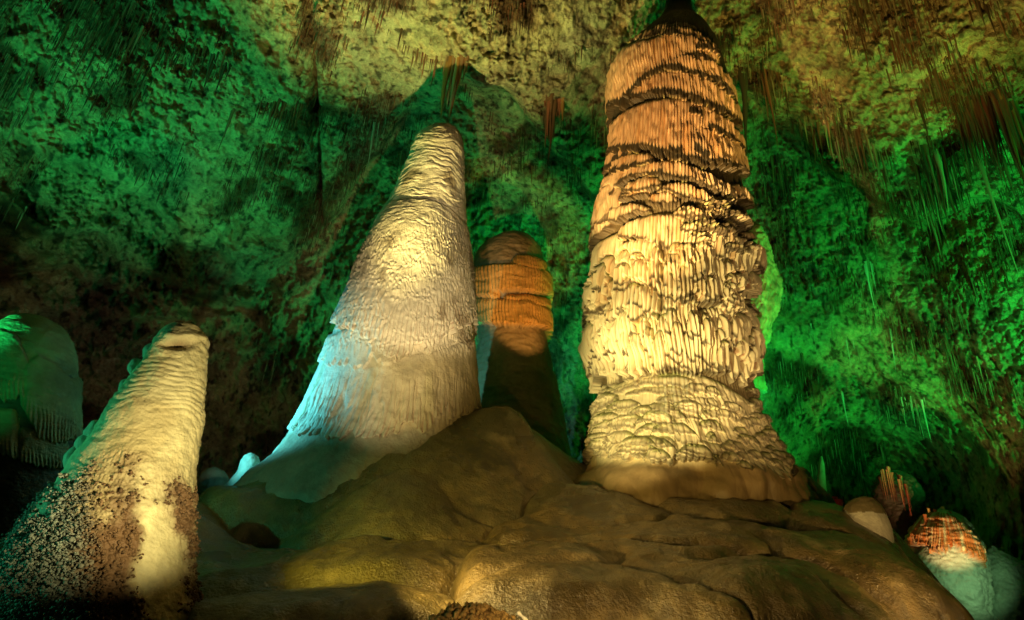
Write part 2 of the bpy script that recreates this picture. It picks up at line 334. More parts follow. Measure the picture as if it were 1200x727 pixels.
def shelves(U, V, lst, rag, ext=None, PBout=None):
    """thickness of the outermost flowstone sheet at every point, its fraction down, and coverage"""
    T = np.zeros_like(U); S = np.zeros_like(U); K = np.zeros_like(U)
    for k, it in enumerate(lst):
        pts, thick = it[0], it[1]
        a = np.array(pts, float); o = np.argsort(a[:, 0]); a = a[o]
        m = (U > a[0, 0]-1) & (U < a[-1, 0]+1) & (V > a[:, 1].min()-8) & (V < a[:, 2].max()+16)
        if not m.any(): continue
        u = U[m]; v = V[m]
        # smooth the polyline
        uu = np.linspace(a[0, 0], a[-1, 0], 60); rim = np.interp(uu, a[:, 0], a[:, 1]); bot = np.interp(uu, a[:, 0], a[:, 2])
        kk = np.hanning(9); kk /= kk.sum()
        rim = np.convolve(np.pad(rim, 4, 'edge'), kk, 'valid'); bot = np.convolve(np.pad(bot, 4, 'edge'), kk, 'valid')
        r_ = np.interp(u, uu, rim); b_ = np.interp(u, uu, bot)+rag[m]*np.clip((np.interp(u, uu, bot-rim))/22., .3, 1.3)
        if ext is not None: b_ = b_+ext[m]*(a[-1, 0]-a[0, 0] > 40)
        e = np.clip(np.minimum(u-a[0, 0], a[-1, 0]-u)/min(7, .3*(a[-1, 0]-a[0, 0])), 0, 1)
        r_ = r_+(1-np.sqrt(1-(1-e)**2))*min(10, .5*(b_-r_).mean())
        s_ = (v-r_)/np.maximum(b_-r_, 2.)
        ins = (s_ > 0) & (s_ < 1)
        px = v-r_
        h = np.sqrt(np.clip(1-(1-np.clip(px/(it[3] if len(it) > 3 else 6+14*abs(thick)), 0, 1))**2, 0, 1))
        h = h*(.82+.18*s_)
        t = thick*h*np.sqrt(np.clip(e, 0.02, 1))*ins
        Tm = T[m]
        if thick < 0:      # a small sheet lying on whatever is already there
            hh_ = np.sqrt(np.clip(1-(1-np.clip(px/6, 0, 1))**2, 0, 1))*ins; t = np.minimum(Tm-thick*hh_*np.sqrt(np.clip(e, .02, 1)), np.maximum(Tm, .34)); better = ins & (Tm < .335)
        else: better = t > Tm
        Sm = S[m]; Km = K[m]
        Tm[better] = t[better]; Sm[better] = s_[better]; Km[better] = k+1
        T[m] = Tm; S[m] = Sm; K[m] = Km
        if PBout is not None:
            Q = PBout[0][m]; Q[better] = (b_-v)[better]; PBout[0][m] = Q; Q = PBout[1][m]; Q[better] = px[better]; PBout[1][m] = Q
    return T, S, K

# ---------------------------------------------------------------- the great column
cl = [(786,-70),(783,-20),(776,14),(764,30),(746,43),(726,58),(714,72),(707,88),(705,98),(706,112),(709,140),(709,160),(706,180),(702,200),(697,230),(692,260),(690,290),(691,320),(690,345),(688,370),(686,400),(688,420),(692,440),(692,460),(689,480),(686,500),(684,515),(680,530),(668,548),(650,566),(634,590),(610,650)]
cr = [(810,-66),(810,-16),(813,18),(823,33),(836,46),(846,62),(852,74),(855,85),(860,105),(864,135),(868,160),(870,185),(872,210),(877,240),(882,270),(884,300),(882,325),(878,350),(880,372),(884,395),(884,420),(886,440),(890,460),(897,485),(904,505),(912,528),(926,550),(944,572),(968,600),(995,670)]
B = Body(cl, cr, 15.0, 1150, 900, 130, shrink=.37, top_round=False)
FT = 72
warp = 1.2*noise3(np.stack([B.TH*3, B.Z*.9, B.Z*0+2], -1))+.5*noise3(np.stack([B.TH*11, B.Z*1.6, B.Z*0+7], -1))
ph = FT*B.TH+warp
fl = np.abs(np.cos(ph))**.8; fid = np.floor(ph/np.pi+.5)
frnd = (np.modf(np.abs(np.sin(fid*12.9898+3.1)*43758.5453))[0]).astype(np.float32)
ph2 = FT*.36*B.TH+warp*.5+1; fl2 = np.abs(np.cos(ph2))**.6
rag = (frnd-.5)*7+2.5*fl-2
tiers = [
 ([(704,95,112),(709,80,114),(720,66,116),(735,54,116),(750,47,98),(766,46,88)],.24),
 ([(752,52,96),(768,44,84),(785,40,76),(805,41,64),(822,50,66),(838,62,80)],.24),
 ([(772,78,80),(788,69,80),(800,63,82),(820,64,90),(835,75,94),(850,95,112),(858,110,124)],.27),
 ([(808,53,62),(818,49,63),(830,53,66),(839,62,73)],.31),
 ([(770,38,43),(785,33,38),(800,34,40),(815,38,46),(832,48,54)],.2),
 ([(728,62,66),(745,44,48),(770,32,36),(795,27,31),(815,30,36)],.12),
 ([(741,113,114),(755,98,112),(770,88,108),(785,84,108),(800,85,112),(815,90,118),(830,98,124),(845,110,130),(858,125,142),(868,142,154)],.26),
 ([(706,164,166),(715,148,172),(722,140,172),(740,128,170),(760,120,172),(780,117,178),(800,119,184),(820,124,188),(840,134,190),(855,150,192),(869,178,202)],.27),
 ([(779,163,182),(785,156,184),(795,155,186),(802,163,184)],.33),([(805,156,180),(818,148,188),(831,156,190)],.32),
 ([(820,133,148),(835,132,152),(850,145,162),(866,168,178)],.31),([(828,160,186),(845,160,192),(858,173,196),(869,190,203)],.32),
 ([(800,128,140),(812,126,142),(824,132,146)],.31),
 ([(702,190,202),(715,181,194),(730,174,182),(746,176,180)],.22),([(718,192,199),(730,183,197),(745,180,195),(760,181,190),(770,185,188)],.26),
 ([(692,245,262),(700,217,262),(715,203,240),(735,198,210),(755,195,206),(775,189,203),(790,189,209),(810,195,213),(830,204,223),(845,214,233),(858,224,238)],.25),
 ([(852,213,232),(865,220,238),(876,238,248)],.24),([(690,240,272),(705,226,270),(718,214,262),(730,212,250)],.3),
 ([(732,224,228),(745,214,225),(760,207,223),(772,209,221),(779,217,222)],.27),([(755,205,210),(765,200,207),(777,205,208)],.24),
 ([(768,223,226),(785,216,227),(800,215,233),(815,222,239),(830,230,241),(848,238,246)],.27),
 ([(728,234,238),(745,226,237),(764,225,234)],.26),([(760,237,242),(768,228,245),(785,227,247),(796,234,242)],.3),
 ([(690,286,294),(700,265,285),(715,250,270),(730,242,259),(745,239,253),(767,246,250)],.27),([(786,252,256),(800,244,259),(815,246,263),(834,255,264)],.26),
 ([(820,245,250),(835,246,257),(850,257,262)],.26),([(846,249,254),(860,252,263),(872,262,270)],.27),
 ([(728,270,275),(745,258,281),(765,253,287),(785,252,292),(802,260,294)],.27),([(790,267,300),(805,262,312),(820,263,312),(840,268,302),(860,278,302),(882,296,315)],.27),
 ([(688,305,342),(700,288,346),(715,278,352),(730,272,347),(740,280,330)],.27),([(730,288,306),(745,281,307),(765,282,309),(776,292,308)],.33),
 ([(740,310,336),(755,306,338),(772,308,340),(778,316,338)],.34),([(778,298,345),(792,292,352),(806,298,350)],.32),([(806,300,346),(818,296,358),(832,300,360),(845,310,350)],.32),
 ([(838,290,330),(855,284,336),(868,292,338),(887,310,336)],.33),([(700,320,352),(712,315,356),(724,318,352)],.36),([(688,352,372),(694,346,372),(702,352,368)],.2),
 ([(684,380,400),(692,362,405),(705,355,412),(722,357,418),(736,372,428)],.25),([(773,368,432),(785,352,437),(800,348,439),(817,360,437)],.26),
 ([(808,372,436),(822,363,438),(842,360,438),(848,368,438)],.28),([(832,358,405),(850,349,412),(865,353,427),(880,367,438),(892,388,442),(899,410,446)],.27),
 ([(683,410,434),(689,396,442),(702,404,448)],.32),([(700,392,434),(712,385,440),(726,392,438)],.31),([(748,340,372),(760,334,380),(774,340,376)],.32),
 ([(726,300,420),(734,292,437),(746,300,441),(752,330,441),(764,380,440)],.38,0.12),([(738,402,440),(750,380,441),(765,400,440)],.36,.1),
 # apron below the long drips
 ([(682,512,526),(690,478,528),(700,462,531),(720,451,534),(745,443,542),(775,438,543),(800,437,541),(825,440,536),(850,452,540),(880,475,547),(905,500,555),(924,535,560)],.17,.5),
 ([(700,472,479),(720,457,467),(745,447,456),(770,441,453),(800,440,456),(817,448,463)],.25),([(735,459,465),(760,453,463),(790,452,464),(814,461,466)],.24),
 ([(768,464,470),(790,464,479),(815,464,481),(842,471,481)],.24),([(696,487,493),(715,478,493),(735,478,493),(760,476,487)],.24),
 ([(736,483,490),(750,475,488),(765,473,488),(782,474,491),(797,481,496)],.26),([(688,508,516),(705,496,516),(720,492,513),(745,490,521),(765,487,506),(787,493,500)],.25),
 ([(788,490,516),(797,486,523),(810,487,523),(822,494,518)],.27),([(731,517,537),(742,511,540),(756,509,540),(764,516,538)],.28),([(761,521,540),(770,512,542),(785,511,542),(798,521,532)],.3),
 ([(681,522,529),(695,512,529),(714,513,523)],.24),([(764,505,511),(778,500,508),(792,504,510)],.27),([(718,522,534),(728,518,536),(740,522,536)],.25),([(790,530,538),(802,524,540),(818,528,539)],.25),([(812,522,529),(822,515,532),(842,520,536),(862,530,542)],.26),
]
r2 = np.random.default_rng(3)
def small(n, u0, u1, v0, v1, w0, w1, h0, h1, t0, t1):
    for i in range(n):
        u = r2.uniform(u0, u1); v = r2.uniform(v0, v1); w_ = r2.uniform(w0, w1); h = r2.uniform(h0, h1); sl = (u-770)/150.
        tiers.append(([(u-w_, v+w_*.45-sl*w_*.5, v+h*.9-sl*w_*.5), (u-w_*.4, v, v+h), (u+w_*.4, v+sl*w_*.3, v+h+2), (u+w_, v+w_*.45+sl*w_, v+h*.9+sl*w_)], -r2.uniform(t0, t1)*.26))
small(34, 800, 888, 232, 292, 7, 13, 8, 13, .24, .31)
small(40, 692, 885, 280, 335, 5, 11, 26, 50, .22, .34)
small(14, 700, 892, 362, 395, 6, 10, 36, 60, .29, .38)
small(40, 690, 892, 366, 405, 3.5, 6.5, 32, 60, .3, .45)
small(10, 706, 760, 300, 340, 6, 10, 30, 50, .3, .38)
small(60, 822, 915, 448, 540, 5, 10, 7, 11, .14, .20)
small(30, 690, 830, 448, 528, 12, 26, 9, 14, .16, .24)

PB = [np.full_like(B.U, 50.), np.full_like(B.U, 50.)]
darkh = 3+5*sm(-B.V, -225, -195)+4*sm(noise3(np.stack([B.TH*4, B.Z*1.5, B.Z*0+8], -1)), 0, .5)
tiers = [(it[0], it[1]*.74)+tuple(it[2:]) for it in tiers]
T, S, K = shelves(B.U, B.V, tiers, rag, ext=darkh*sm(-B.V, -440, -380), PBout=PB)
flw = np.ones(len(tiers)+1); flw[0] = .35
for k, it in enumerate(tiers):
    if len(it) > 2: flw[k+1] = it[2]
F = flw[K.astype(int)]
apron = sm(B.V-(438+.06*(B.U-780)), -2, 4); skirt = sm(B.V, 535, 552)*(K == 0)
fvar = .45+.9*sm(noise3(np.stack([B.TH*15, B.Z*2.2, B.Z*0+16], -1)), -.5, .5)
T = T*(1-.45*sm(B.V, 400, 440)*(1-apron))
ampl = (.075*fl*fvar*sm(S, .0, .25)+.03*fl*sm(B.V, 240, 300)*(1-apron)+.08*fl2*sm(S, .05, .4)*sm(B.V, 200, 330))*F*(1-.6*apron)
ampl = np.where(K > 0, ampl, .03*fl*(1-sm(B.V, 505, 530)))
big = fbm(B.P0, .45, 3, off=12.)
cd, cv = cells(B.TH*14, B.Z*5.2, 5)
scal = np.where((B.U > 815) & (B.V > 445), 1, .3)*apron*(K > 0)
R = B.Rr+T+ampl+.02*fl2*fvar+.10*big*sm(B.V, -20, 60)+.014*fbm(B.P0*[1, 1, .5], 6, 3, off=2.)+.05*scal*np.clip(.6-cd, 0, 1)
# smooth folds of the skirt
R = R+skirt*(.32*fbm(B.P0, .8, 3, off=91.)+.42*noise3(np.stack([B.TH*1.9, B.Z*.7, B.Z*0+4], -1))+.12*np.abs(noise3(np.stack([B.TH*4+.6*B.Z, B.Z*.9, B.Z*0+24], -1)))+.06*np.abs(noise3(np.stack([B.TH*8, B.Z*.6, B.Z*0+14], -1)))+.02)
CP = B.pos(R, dz=-.03*T/.3)
peach = np.array([.66, .45, .24]); cream = np.array([.70, .61, .36]); olive = np.array([.22, .25, .06]); dark = np.array([.045, .038, .022]); orange = np.array([.62, .33, .09])
hh = sm(B.V, 150, 330)[..., None]
c = peach*(1-hh)+cream*hh
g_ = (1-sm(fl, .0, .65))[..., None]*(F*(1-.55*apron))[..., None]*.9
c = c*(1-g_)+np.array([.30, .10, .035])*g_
vs = (sm(noise3(np.stack([B.TH*9, B.Z*.5, B.Z*0+31], -1)), .0, .6)*sm(-B.V, -430, -330))[..., None]*.55
c = c*(1-vs)+np.array([.60, .32, .11])*vs
isS = (np.isin(K, [i+1 for i, it in enumerate(tiers) if len(it) > 2 and it[2] < .2]))[..., None]*.7
c = c*(1-isS)+orange*isS
a_ = ((1-sm(PB[1], 2, 7))*sm(noise3(B.P0*1.3+5), -.7, .3)*(K > 0))[..., None]*.85
c = c*(1-a_)+olive*a_  # algae olive on sheet tops, green light from above painted in with it
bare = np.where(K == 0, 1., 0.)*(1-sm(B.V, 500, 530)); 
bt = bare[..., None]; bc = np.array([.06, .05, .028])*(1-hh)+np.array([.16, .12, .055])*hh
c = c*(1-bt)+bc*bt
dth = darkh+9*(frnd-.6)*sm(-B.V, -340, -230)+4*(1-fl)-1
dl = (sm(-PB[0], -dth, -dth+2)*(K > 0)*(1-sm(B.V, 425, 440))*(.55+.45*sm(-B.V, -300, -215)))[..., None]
c = c*(1-dl)+np.array([.05, .042, .024])*dl  # dark stained sheet ends, with underside shade painted into the colour
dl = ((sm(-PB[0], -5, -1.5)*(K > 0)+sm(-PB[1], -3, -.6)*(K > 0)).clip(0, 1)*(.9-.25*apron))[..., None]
c = c*(1-dl)+np.array([.07, .05, .022])*dl  # shade painted along the rim creases and lower edges of each sheet
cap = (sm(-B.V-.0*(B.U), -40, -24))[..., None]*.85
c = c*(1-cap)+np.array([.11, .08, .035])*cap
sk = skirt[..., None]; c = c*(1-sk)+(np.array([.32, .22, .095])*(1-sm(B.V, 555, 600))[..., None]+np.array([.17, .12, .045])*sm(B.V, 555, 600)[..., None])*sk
st = (sk[..., 0]*sm(noise3(np.stack([B.TH*5, B.Z*.5, B.Z*0+3], -1)), .0, .5)*.5)[..., None]; c = c*(1-st)+np.array([.20, .14, .06])*st
base_loc = (float(B.cx[-1]), 15.0, 3.6)
root = tag(empty('cave_column', base_loc), 'tallest cream and orange ribbed column joining the mound to the ceiling', 'column')
Kf = K[:-1, :-1]; Vf = B.V[:-1, :-1]
fr = np.zeros((CP.shape[0]-1, CP.shape[1]), int)
Kq = K[:-1]; Vq = B.V[:-1]; Uq = B.U[:-1]
ids = np.where(Vq < 16, 0, np.where(Vq > 436+.06*(Uq-780), 2, 1)); ids = np.where((Vq > 505) & (Kq == 0), 3, ids)
for i, (nm, lb) in enumerate([('neck', 'thin brown neck reaching the ceiling'), ('drapery_tiers', None), ('apron', 'low cream apron of fine scalloped flowstone'), ('skirt', 'smooth brown skirt')]):
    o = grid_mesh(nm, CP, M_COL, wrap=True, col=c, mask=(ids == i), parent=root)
    if lb: o['label'] = lb

# ---------------------------------------------------------------- the leaning stalagmite in the middle
cl = [(520,150),(508,151),(497,156),(488,162),(481,170),(475,182),(474,190),(466,202),(459,220),(452,235),(440,262),(424,300),(408,340),(392,380),(383,405),(369,440),(353,480),(345,500),(334,520),(318,540),(290,562),(262,590)]
cr = [(522,150),(533,152),(541,158),(547,168),(550,185),(551,205),(552,230),(553,260),(555,300),(557,340),(560,380),(562,405),(565,440),(568,480),(570,520),(576,560),(582,600),(590,660)]
B = Body(cl, cr, 14.8, 760, 700, 110, shrink=.17)
FT = 64
warp = 1.6*noise3(np.stack([B.TH*3, B.Z*1.2, B.Z*0+22], -1))+.7*noise3(np.stack([B.TH*12, B.Z*3, B.Z*0+27], -1))
ph = FT*B.TH+warp; fl = np.abs(np.cos(ph))**.8; fid = np.floor(ph/np.pi+.5)
frnd = (np.modf(np.abs(np.sin(fid*12.9898+8.1)*43758.5453))[0]).astype(np.float32)
rag = (frnd-.5)*6+13*noise3(np.stack([B.TH*5, B.Z*0, B.Z*0+2], -1))+6*noise3(np.stack([B.TH*17, B.Z*0, B.Z*0+2], -1))
tiers = [
 ([(385,330,372),(410,270,384),(430,240,392),(455,236,420),(480,232,418),(505,234,406),(525,242,392),(545,262,372),(562,290,366)],.17,.4,70),
 ([(366,395,420),(392,392,424),(415,383,428),(440,380,424),(462,388,420)],.12,.4),
 ([(430,398,422),(442,394,424),(460,392,426),(466,398,420)],.17,.8),
 ([(330,440,498),(370,416,508),(420,415,512),(470,418,508),(510,412,494),(545,400,482),(572,390,470)],.055,.5)]
T, S, K = shelves(B.U, B.V, tiers, rag)
P0 = B.P0
terr = fbm(P0*[1.3, 1.3, 3.2], 2.2, 3, off=44.)
body = sm(B.V, 420, 300)*0+sm(-B.V, -415, -300)
crin = np.abs(np.sin(B.Z*15+4.5*noise3(P0*[1.6, 1.6, .9])+3.0*terr))*(.35+.65*sm(noise3(P0*[2.5, 2.5, 3]+4), -.4, .4))     # fine rimstone wrinkles
wn = noise3(P0*[3, 3, 2]+8); cd, cv = cells(B.TH*26+1.0*wn+B.Z*1.1, B.Z*6.5+1.3*noise3(P0*3+3), 9)
pop = np.clip(.62-cd, 0, 1)*(.35+cv)
pw = sm(B.V, 235, 300)*(1-sm(B.V, 405, 425))*sm(noise3(P0*.5+3), -.9, .1)
low_t = sm(S, .72, .95)*(K == 4)+sm(S, .6, .9)*(K == 1)
upw = sm(-B.V, -300, -200)
R = B.Rr+T*np.clip(B.Rr/.8, 0, 1)+.07*fbm(P0, .6, 3, off=7.)+.026*crin*(.25+.75*upw)*(1-sm(B.V, 380, 420))+.055*pop*pw+.012*fl*low_t+.014*fbm(P0*[1, 1, .35], 7, 3, off=3.)
R = R+.05*np.clip(.6-cells(B.TH*30+wn, B.Z*3.2+.8*wn, 4)[0], 0, 1)*sm(B.V, 455, 490)*(K == 4)+.003*fl*sm(B.V, 420, 440)*(1-sm(B.V, 500, 520))+.06*(np.abs(noise3(np.stack([B.TH*4, B.Z*.3, B.Z*0], -1))))*sm(B.V, 410, 450)
R = R+.10*np.exp(-((B.V-196-.1*(B.U-500))/14.)**2)*sm(-B.U, -500, -470)*0
rn = np.abs(noise3(np.stack([B.TH*16, B.Z*.8, B.Z*0+6], -1))); R = R-.035*(1-sm(rn, 0, .25))*sm(B.V, 430, 470)*(1-sm(B.V, 485, 505))+.05*fbm(P0, 2.2, 4, .6, off=71.)*sm(B.V, 400, 450)
CP = B.pos(np.maximum(R, .01))
cA = np.array([.58, .51, .36]); cB = np.array([.26, .21, .09]); cC = np.array([.44, .46, .40])
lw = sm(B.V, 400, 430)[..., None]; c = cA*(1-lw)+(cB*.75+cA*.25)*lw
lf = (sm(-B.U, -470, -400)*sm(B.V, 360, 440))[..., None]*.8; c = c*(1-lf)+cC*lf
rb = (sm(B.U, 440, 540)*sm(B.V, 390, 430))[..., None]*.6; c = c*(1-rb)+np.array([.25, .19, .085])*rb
stn = (sm(noise3(np.stack([B.TH*5, B.Z*.35, B.Z*0+13], -1)), .1, .6)*sm(B.V, 380, 460))[..., None]*.5
c = c*(1-stn)+np.array([.26, .22, .09])*stn
dk = sm(fbm(P0*[1.2, 1.2, .7], .9, 3, off=66.), .18, .42)[..., None]*.75
c = c*(1-dk*(1-lw))+np.array([.16, .11, .05])*dk*(1-lw)
br = ((1-sm(fl, .0, .45))*low_t)[..., None]*.8
c = c*(1-br)+np.array([.22, .08, .03])*br
ft = (sm(B.V, 498, 512)*(K == 0))[..., None]*.75; c = c*(1-ft)+np.array([.22, .20, .13])*ft
tp = sm(-B.V, -190, -150)[..., None]*.5; c = c*(1-tp)+np.array([.30, .22, .10])*tp
root = tag(empty('stalagmite', (float(B.cx[-1]), 14.8, 3.0)), 'broad leaning stalagmite in the middle, smooth tan with a bluish left foot', 'stalagmite')
ids = np.where(B.V[:-1] < 436, 0, 1); Kq = K[:-1]; ids = np.where(Kq == 1, 0, ids); ids = np.where((Kq != 1) & (B.V[:-1] > 380), 1, ids); ids = np.where((Kq == 0) & (B.V[:-1] > 480), 2, ids)
for i, (nm, lb) in enumerate([('hood', 'wrinkled tan hood with a ragged lower edge'), ('shoulder', 'smooth shoulder streaked bluish white and olive'), ('foot', 'pale smooth foot')]):
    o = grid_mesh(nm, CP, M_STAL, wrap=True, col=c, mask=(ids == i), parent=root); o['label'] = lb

# ---------------------------------------------------------------- the knobbly stalagmite in the left foreground
cl = [(216,380),(205,381),(196,384),(189,392),(184,400),(176,415),(165,432),(152,450),(138,470),(124,492),(113,512),(100,530),(88,548),(74,572),(56,600),(38,632),(24,665),(8,700),(-20,745)]
cr = [(218,380),(230,381),(238,386),(243,398),(244,415),(243,435),(241,455),(238,475),(235,495),(231,515),(228,532),(226,550),(224,575),(223,605),(224,640),(226,680),(232,720),(240,770)]
B = Body(cl, cr, 8.0, 620, 560, 90, shrink=.03)
P0 = B.P0
cd, cv = cells(B.TH*20, B.Z*22, 2); cd2, cv2 = cells(B.TH*9, B.Z*10, 8)
lowm = sm(B.V+.15*(220-B.U)*0+75*fbm(P0, 1.6, 4, off=4.)+.22*(B.U-150), 535, 600)
pat = sm(fbm(P0, 1.8, 4, off=24.)+.45*sm(-B.U, -200, -120)+.25*sm(B.V, 545, 580)-.95*np.exp(-((B.V-650)/55.)**2-((B.U-182)/30.)**2), -.30, .25)
crin = np.abs(np.sin(B.Z*30+9*noise3(P0*[2, 2, 1.6])+.7*np.sin(B.TH*3)))
R = B.Rr+.05*fbm(P0, 1.5, 3, off=2.)+.010*crin*(1-lowm)*sm(fbm(P0, 1.2, 2, off=5.), -.5, .3)+.02*fbm(P0*[1, 1, 2.2], 6, 3, off=8.)
R = R+lowm*pat*(.05*np.clip(.75-cd, 0, 1)*(.4+cv)+.09*np.clip(.6-cd2, 0, 1)*cv2)
R = R-.09*np.exp(-((B.V-405)/4.5)**2-((B.U-205)/13.)**2)-.05*np.exp(-((B.V-404)/5.)**2-((B.U-218)/8.)**2)
R = R+.035*np.exp(-((B.V-394)/4.)**2)*sm(B.U, 190, 200)
CP = B.pos(np.maximum(R, .01))
cA = np.array([.58, .50, .27]); c = cA+0*P0
q = (sm(fbm(P0, 1.3, 3, off=14.), .0, .4)*.6)[..., None]; c = c*(1-q)+np.array([.42, .32, .14])*q
lp = (lowm*pat)[..., None]; c = c*(1-lp)+np.array([.15, .08, .035])*lp
lg = (sm(-B.U, -110, -60)*lowm)[..., None]*.7; c = c*(1-lg)+np.array([.30, .36, .28])*lg
hs = (np.exp(-((B.V-404)/6.)**2-((B.U-210)/18.)**2))[..., None]*.8; c = c*(1-hs)+np.array([.14, .07, .03])*hs
root_left = tag(empty('stalagmite', (float(B.cx[-1]), 8.0, 1.2)), 'pale yellow stalagmite in the left foreground with a coral crusted base', 'stalagmite')
grid_mesh('trunk', CP, M_STAL, wrap=True, col=c, parent=root_left)
# little coral knobs over the lower part: one crust nobody could count
def ico():
    import bmesh
    bm = bmesh.new(); bmesh.ops.create_icosphere(bm, subdivisions=1, radius=1); v = np.array([x.co[:] for x in bm.verts]); f = np.array([[y.index for y in x.verts] for x in bm.faces]); bm.free(); return v, f
IV, IF = ico()
def blobs(centres, radii, nrm=None):
    n = len(centres); sq = 1+.25*rng.normal(size=(n, 1, 3)); V = centres[:, None]+IV[None]*radii[:, None, None]*np.clip(sq, .6, 1.5)
    F = IF[None]+(np.arange(n)*len(IV))[:, None, None]
    return V.reshape(-1, 3), F.reshape(-1, 3)
m = (lowm*pat > .25+.5*rng.random(B.U.shape)) & (np.cos(B.TH) > -.3); ii = np.argwhere(m); wgt = np.where(B.U[m] < 120, 2.6, .8)*B.Rr[m]; wgt /= wgt.sum()
pick = ii[rng.choice(len(ii), 8500, p=wgt)]; cp = CP[pick[:, 0], pick[:, 1]]; rad = rng.uniform(.007, .017, len(cp))*(1+.8*(rng.random(len(cp))<.08)); uu = B.U[pick[:, 0], pick[:, 1]]
th = B.TH[pick[:, 0], pick[:, 1]]; out = np.stack([np.sin(th), -np.cos(th), 0*th], -1)
cen = []; rd = []; cc = []
for k in range(3):
    e = (k*.018+rng.uniform(-.012, .006, len(cp)))*np.where(uu < 130, 1.5, .8)
    cen.append(cp+out*e[:, None]+rng.normal(size=cp.shape)*.012); rd.append(rad*(1.25-.2*k))
cen = np.concatenate(cen); rd = np.concatenate(rd); V, Fc = blobs(cen, rd)
leftness = np.tile(sm(-uu, -125, -75), 3)[:, None]; ccol = np.array([.15, .085, .04])*(1-leftness)+np.array([.26, .29, .23])*leftness
ccol = ccol*rng.uniform(.6, 1.25, (len(ccol), 1))
o = raw_mesh('coral_crust', V, Fc, M_CORAL, np.repeat(ccol, len(IV), 0), root_left); o['kind'] = 'stuff'; o['label'] = 'crust of tiny brown and grey coral knobs'
def knob(px, py, D, wpx, hpx, parent=None, seed=0, colr=(.45, .48, .32)):
    c0 = at(px, py, D); s_ = np.linalg.norm(c0-CAM)/FPX
    t = np.linspace(0, np.pi, 22); p = np.linspace(0, 2*np.pi, 28, endpoint=False); PP, TT = np.meshgrid(p, t)
    q = np.stack([np.sin(TT)*np.cos(PP)*wpx*s_, np.sin(TT)*np.sin(PP)*wpx*s_, np.cos(TT)*hpx*s_], -1)
    q = q*(1+.22*fbm(q/(wpx*s_)+seed*3.1, 1.1, 3)[..., None])+c0
    cc_ = np.array(colr)*(1+.0*q)
    return grid_mesh('knob', q, M_STAL, wrap=True, col=cc_, parent=parent)
for i, a in enumerate([(158,430,8,6,9),(146,453,8,5,8),(112,506,8,9,11),(102,521,8,10,10),(88,538,8,9,12),(114,522,8,10,12),(176,412,8,7,9),(130,482,8,6,9)]):
    knob(*a, parent=root_left, seed=i)

# ---------------------------------------------------------------- simpler stalagmites
def simple(name, label, left, right, D, nr, ntf, colr, mat=M_STAL, rough=1., tiers=None, parts=False, extra=None, zbase=None, part='trunk', shr=.02):
    b = Body(left, right, D, nr, ntf, 40, shrink=shr); P0 = b.P0
    size = b.r.max()
    R = b.Rr+size*rough*(.10*fbm(P0/size, .8, 3, off=D)+.03*fbm(P0/size*[1, 1, 2.5], 5, 3, off=D+4))
    c = np.array(colr)+0*P0
    q = (sm(fbm(P0/size, .9, 3, off=14.), .0, .4)*.6)[..., None]; c = c*(1-q)+np.array(colr)*.5*q
    if extra: R, c = extra(b, R, c)
    CP = b.pos(np.maximum(R, .005))
    r_ = tag(empty(name, (float(b.cx[-1]), D, float(b.z[-1]))), label, name.replace('_', ' '))
    grid_mesh(part, CP, mat, wrap=True, col=c, parent=r_)
    return r_, b
def far_left(b, R, c):
    ph = 46*b.TH+1.4*noise3(np.stack([b.TH*4, b.Z*2, b.Z*0], -1)); fl = np.abs(np.cos(ph)); rg_ = 5*noise3(np.stack([b.TH*13, b.Z*0, b.Z*0], -1))
    T, S, K = shelves(b.U, b.V, [([(-40,400,458),(0,385,470),(20,392,468),(40,440,460)],.1),([(25,430,475),(45,415,515),(70,430,520),(92,450,505)],.15),([(-30,480,520),(0,478,530),(22,480,540)],.14),([(20,500,540),(50,505,548),(80,512,548)],.14)], rg_)
    R = R+T*.6+.03*fl*sm(S, .5, .95)*(K > 0)
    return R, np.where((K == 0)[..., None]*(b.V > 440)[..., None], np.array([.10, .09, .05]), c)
simple('stalagmite', 'round topped squat stalagmite glowing green at the left edge', [(40,371),(20,372),(5,379),(-12,392),(-26,415),(-34,460),(-36,500),(-36,560),(-36,600)], [(42,371),(58,374),(76,383),(88,398),(94,420),(95,460),(94,500),(92,560),(92,600)], 12.5, 360, 420, (.30, .34, .15), extra=far_left, shr=.28)
def rear(b, R, c):
    ph = 40*b.TH+1.4*noise3(np.stack([b.TH*4, b.Z*1, b.Z*0], -1)); fl = np.abs(np.cos(ph)); rg_ = 2.5*noise3(np.stack([b.TH*13, b.Z*0, b.Z*0], -1))
    T, S, K = shelves(b.U, b.V, [([(545,322,340),(560,316,345),(580,312,344),(600,310,342),(625,312,345),(645,318,345)],.28),([(545,334,352),(565,326,350),(585,330,352)],.34),([(590,346,352),(615,346,356),(645,350,362)],.22),([(545,352,378),(575,350,380),(600,352,384),(625,356,384),(645,362,388)],.30),([(600,356,374),(612,350,380),(626,356,384)],.36),([(600,300,312),(620,298,316),(640,304,316)],.2)], rg_)
    R = R+T+.05*fl*(K > 0)
    k = ((K > 0)*1.)[..., None]; c = c*(1-k)+np.array([.55, .28, .07])*k
    return R, c
simple('column', 'short distant stalagmite banded orange between the middle stalagmite and the great column', [(600,276),(590,277),(578,282),(566,291),(558,302),(554,316),(553,340),(555,370),(556,390),(553,420),(548,460),(542,520),(530,600)], [(606,276),(616,277),(626,282),(634,292),(638,304),(640,320),(640,345),(638,370),(637,388),(641,402),(648,430),(656,465),(666,510),(680,600)], 20.5, 380, 360, (.26, .17, .08), extra=rear)[0]['category'] = 'stalagmite'
